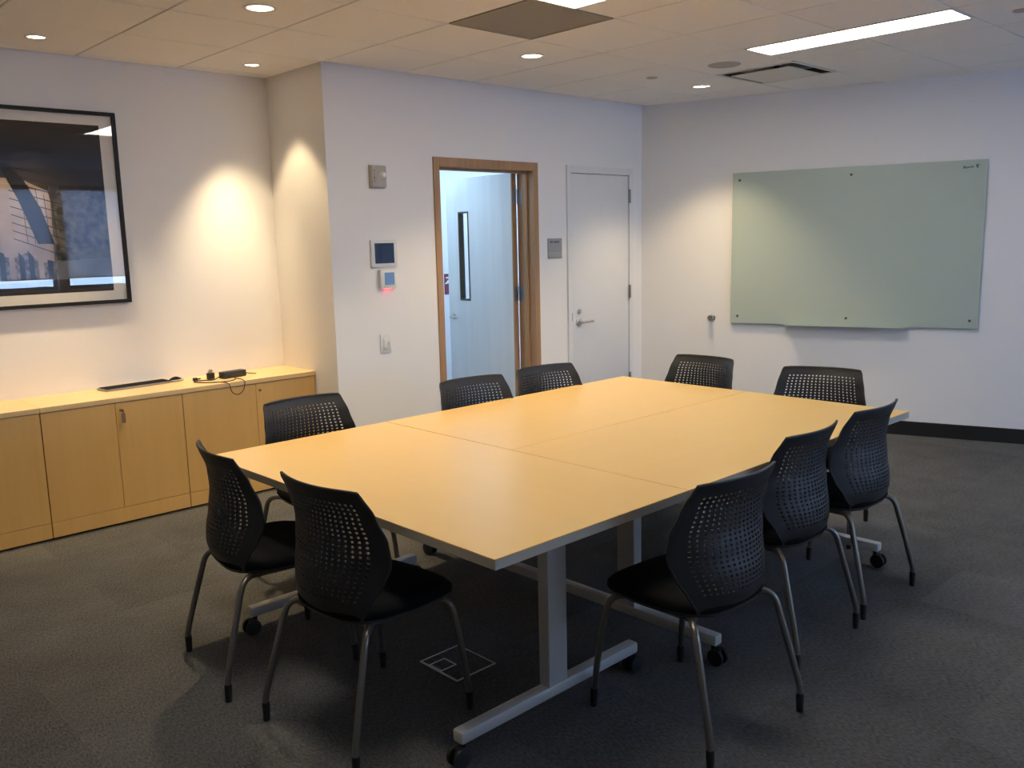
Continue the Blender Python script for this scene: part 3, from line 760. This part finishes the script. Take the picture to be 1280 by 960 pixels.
def make_chair():
    t = thing('stacking_chair', 'x', 'chair', group='black perforated chairs round the tables')
    chair_back().build('backrest', M['plastic'], t, angle=50)
    cushion().build('seat_cushion', M['fabric'], t, angle=60)
    pan().build('seat_pan', M['pan'], t, angle=60)
    f = MB(); R_ = .0115
    for s in (-1, 1): f.tube([(s*.15, .16, .408), (s*.15, -.12, .408)], R_)
    f.tube([(-.15, .10, .408), (.15, .10, .408)], R_*.9); f.tube([(-.15, -.07, .408), (.15, -.07, .408)], R_*.9)
    f.build('seat_frame', M['tube'], t)
    for s in (-1, 1):
        f = MB(); f.tube([(s*.13, .13, .408), (s*.205, .200, .410), (s*.228, .230, .20), (s*.236, .245, .052)], R_, fillet=[.05, .05])
        l = f.build('leg', M['tube'], t)
        f = MB(); f.tube([(s*.2355, .2435, .066), (s*.236, .245, .05), (s*.236, .246, .0)], [.0128, .0135, .0115], seg=14); f.build('foot_cap', M['rubber'], l)
        f = MB(); f.tube([(s*.13, -.07, .408), (s*.212, -.165, .422), (s*.236, -.226, .20), (s*.248, -.256, .085), (s*.248, -.257, .03)], R_, fillet=[.055, .02, .02])
        l = f.build('leg', M['tube'], t)
        f = MB(); f.tube([(s*.248, -.2560, .066), (s*.248, -.256, .05), (s*.248, -.257, .0)], [.0128, .0135, .0115], seg=14); f.build('foot_cap', M['rubber'], l)
    return t
CH = [
    (-4.75, -1.89, -98, 'black perforated chair at the near end of the table group, closer to the cabinets'),
    (-4.73, -2.54, -86, 'black perforated chair at the near end of the tables, nearest the floor box outline'),
    (-3.93, -3.31, -3, 'black perforated chair on the window side nearest the camera, seat half under the near table'),
    (-3.20, -3.17, 1, 'middle one of the three black perforated chairs along the window side'),
    (-2.60, -3.15, 0, 'black perforated chair on the window side nearest the glass board wall'),
    (-4.14, -1.335, 179, 'black perforated chair on the door side, back seen against the maple cabinets'),
    (-3.225, -1.52, 174, 'black perforated chair on the door side, back seen before the open door'),
    (-2.66, -1.52, 172.5, 'black perforated chair on the door side, between the two doors'),
    (-1.915, -1.86, 90, 'black perforated chair at the far end, below the steel door stop'),
    (-1.92, -2.68, 107, 'black perforated chair at the far end, below the glass board pen tray'),
]
chair0 = make_chair()
for k, (x, y, a, lab) in enumerate(CH):
    o = chair0 if k == 0 else copy_tree(chair0)
    o.location = (x, y, 0); o.rotation_euler = (0, 0, radians(a)); o['label'] = lab

# ------------------------------------------------------------------ floor box lid
t = thing('floor_box', 'carpeted floor box lid with pale square outline under the near table', 'floor box', (-4.283, -2.470, 0), 0)
c = MB(); a = .098; b = .113; e = .007
c.box(-a, a, -b, -b+e, 0, .004, .001, 1); c.box(-a, a, b-e, b, 0, .004, .001, 1); c.box(-a, -a+e, -b+e, b-e, 0, .004); c.box(a-e, a, -b+e, b-e, 0, .004)
c.build('rim', M['alu'], t, smooth=False)
c = MB(); c.box(-a+.002, -a+.085, -.012, -.006, 0, .0042); c.box(-a+.002, -a+.085, .058, .064, 0, .0042); c.box(-a+.079, -a+.085, -.006, .058, 0, .0042); c.box(-a+.010, -a+.014, -.006, .058, 0, .0042)
c.build('cable_flap', M['alu'], t, smooth=False)
c = MB(); c.box(-a+e, a-e, -b+e, b-e, -.004, .0025); c.build('lid', M['carpet'], t, smooth=False)

# ------------------------------------------------------------------ daylight, camera, output
w = bpy.data.worlds.new('World'); SC.world = w; w.use_nodes = True; nt = w.node_tree
bg = nt.nodes['Background']; bg.inputs['Color'].default_value = (.42, .62, 1.0, 1); bg.inputs['Strength'].default_value = 14.5
for (a, b) in WIN:
    l = bpy.data.lights.new('window_portal', 'AREA'); l.shape = 'RECTANGLE'; l.size = b-a; l.size_y = Z1-Z0
    l.cycles.is_portal = True
    o = bpy.data.objects.new('window_portal', l); C.objects.link(o); o.location = ((a+b)/2, YS-.17, (Z0+Z1)/2); o.rotation_euler = (-pi/2, 0, pi)

cam = bpy.data.cameras.new('Camera'); co = bpy.data.objects.new('Camera', cam); C.objects.link(co)
yaw, pit, rol = .7573, -.1632, -.0234
fw_ = Vector((sin(yaw)*cos(pit), cos(yaw)*cos(pit), sin(pit))); r_ = Vector((cos(yaw), -sin(yaw), 0)); u_ = r_.cross(fw_)
r2 = r_*cos(rol)+u_*sin(rol); u2 = u_*cos(rol)-r_*sin(rol)
mw = Matrix((r2, u2, -fw_)).transposed().to_4x4(); mw.translation = Vector((-6.2941, -4.9396, 1.6088))
co.matrix_world = mw
cam.sensor_width = 36; cam.sensor_fit = 'HORIZONTAL'; cam.lens = 1099.58/1280*36; cam.clip_start = .05
SC.camera = co
SC.view_settings.view_transform = 'Standard'; SC.view_settings.look = 'None'; SC.view_settings.gamma = 1; SC.view_settings.use_curve_mapping = False
SC.view_settings.exposure = 0.63
SC.cycles.use_denoising = True
SC.cycles.max_bounces = 8; SC.cycles.diffuse_bounces = 5; SC.cycles.transparent_max_bounces = 12
SC.cycles.sample_clamp_indirect = 6
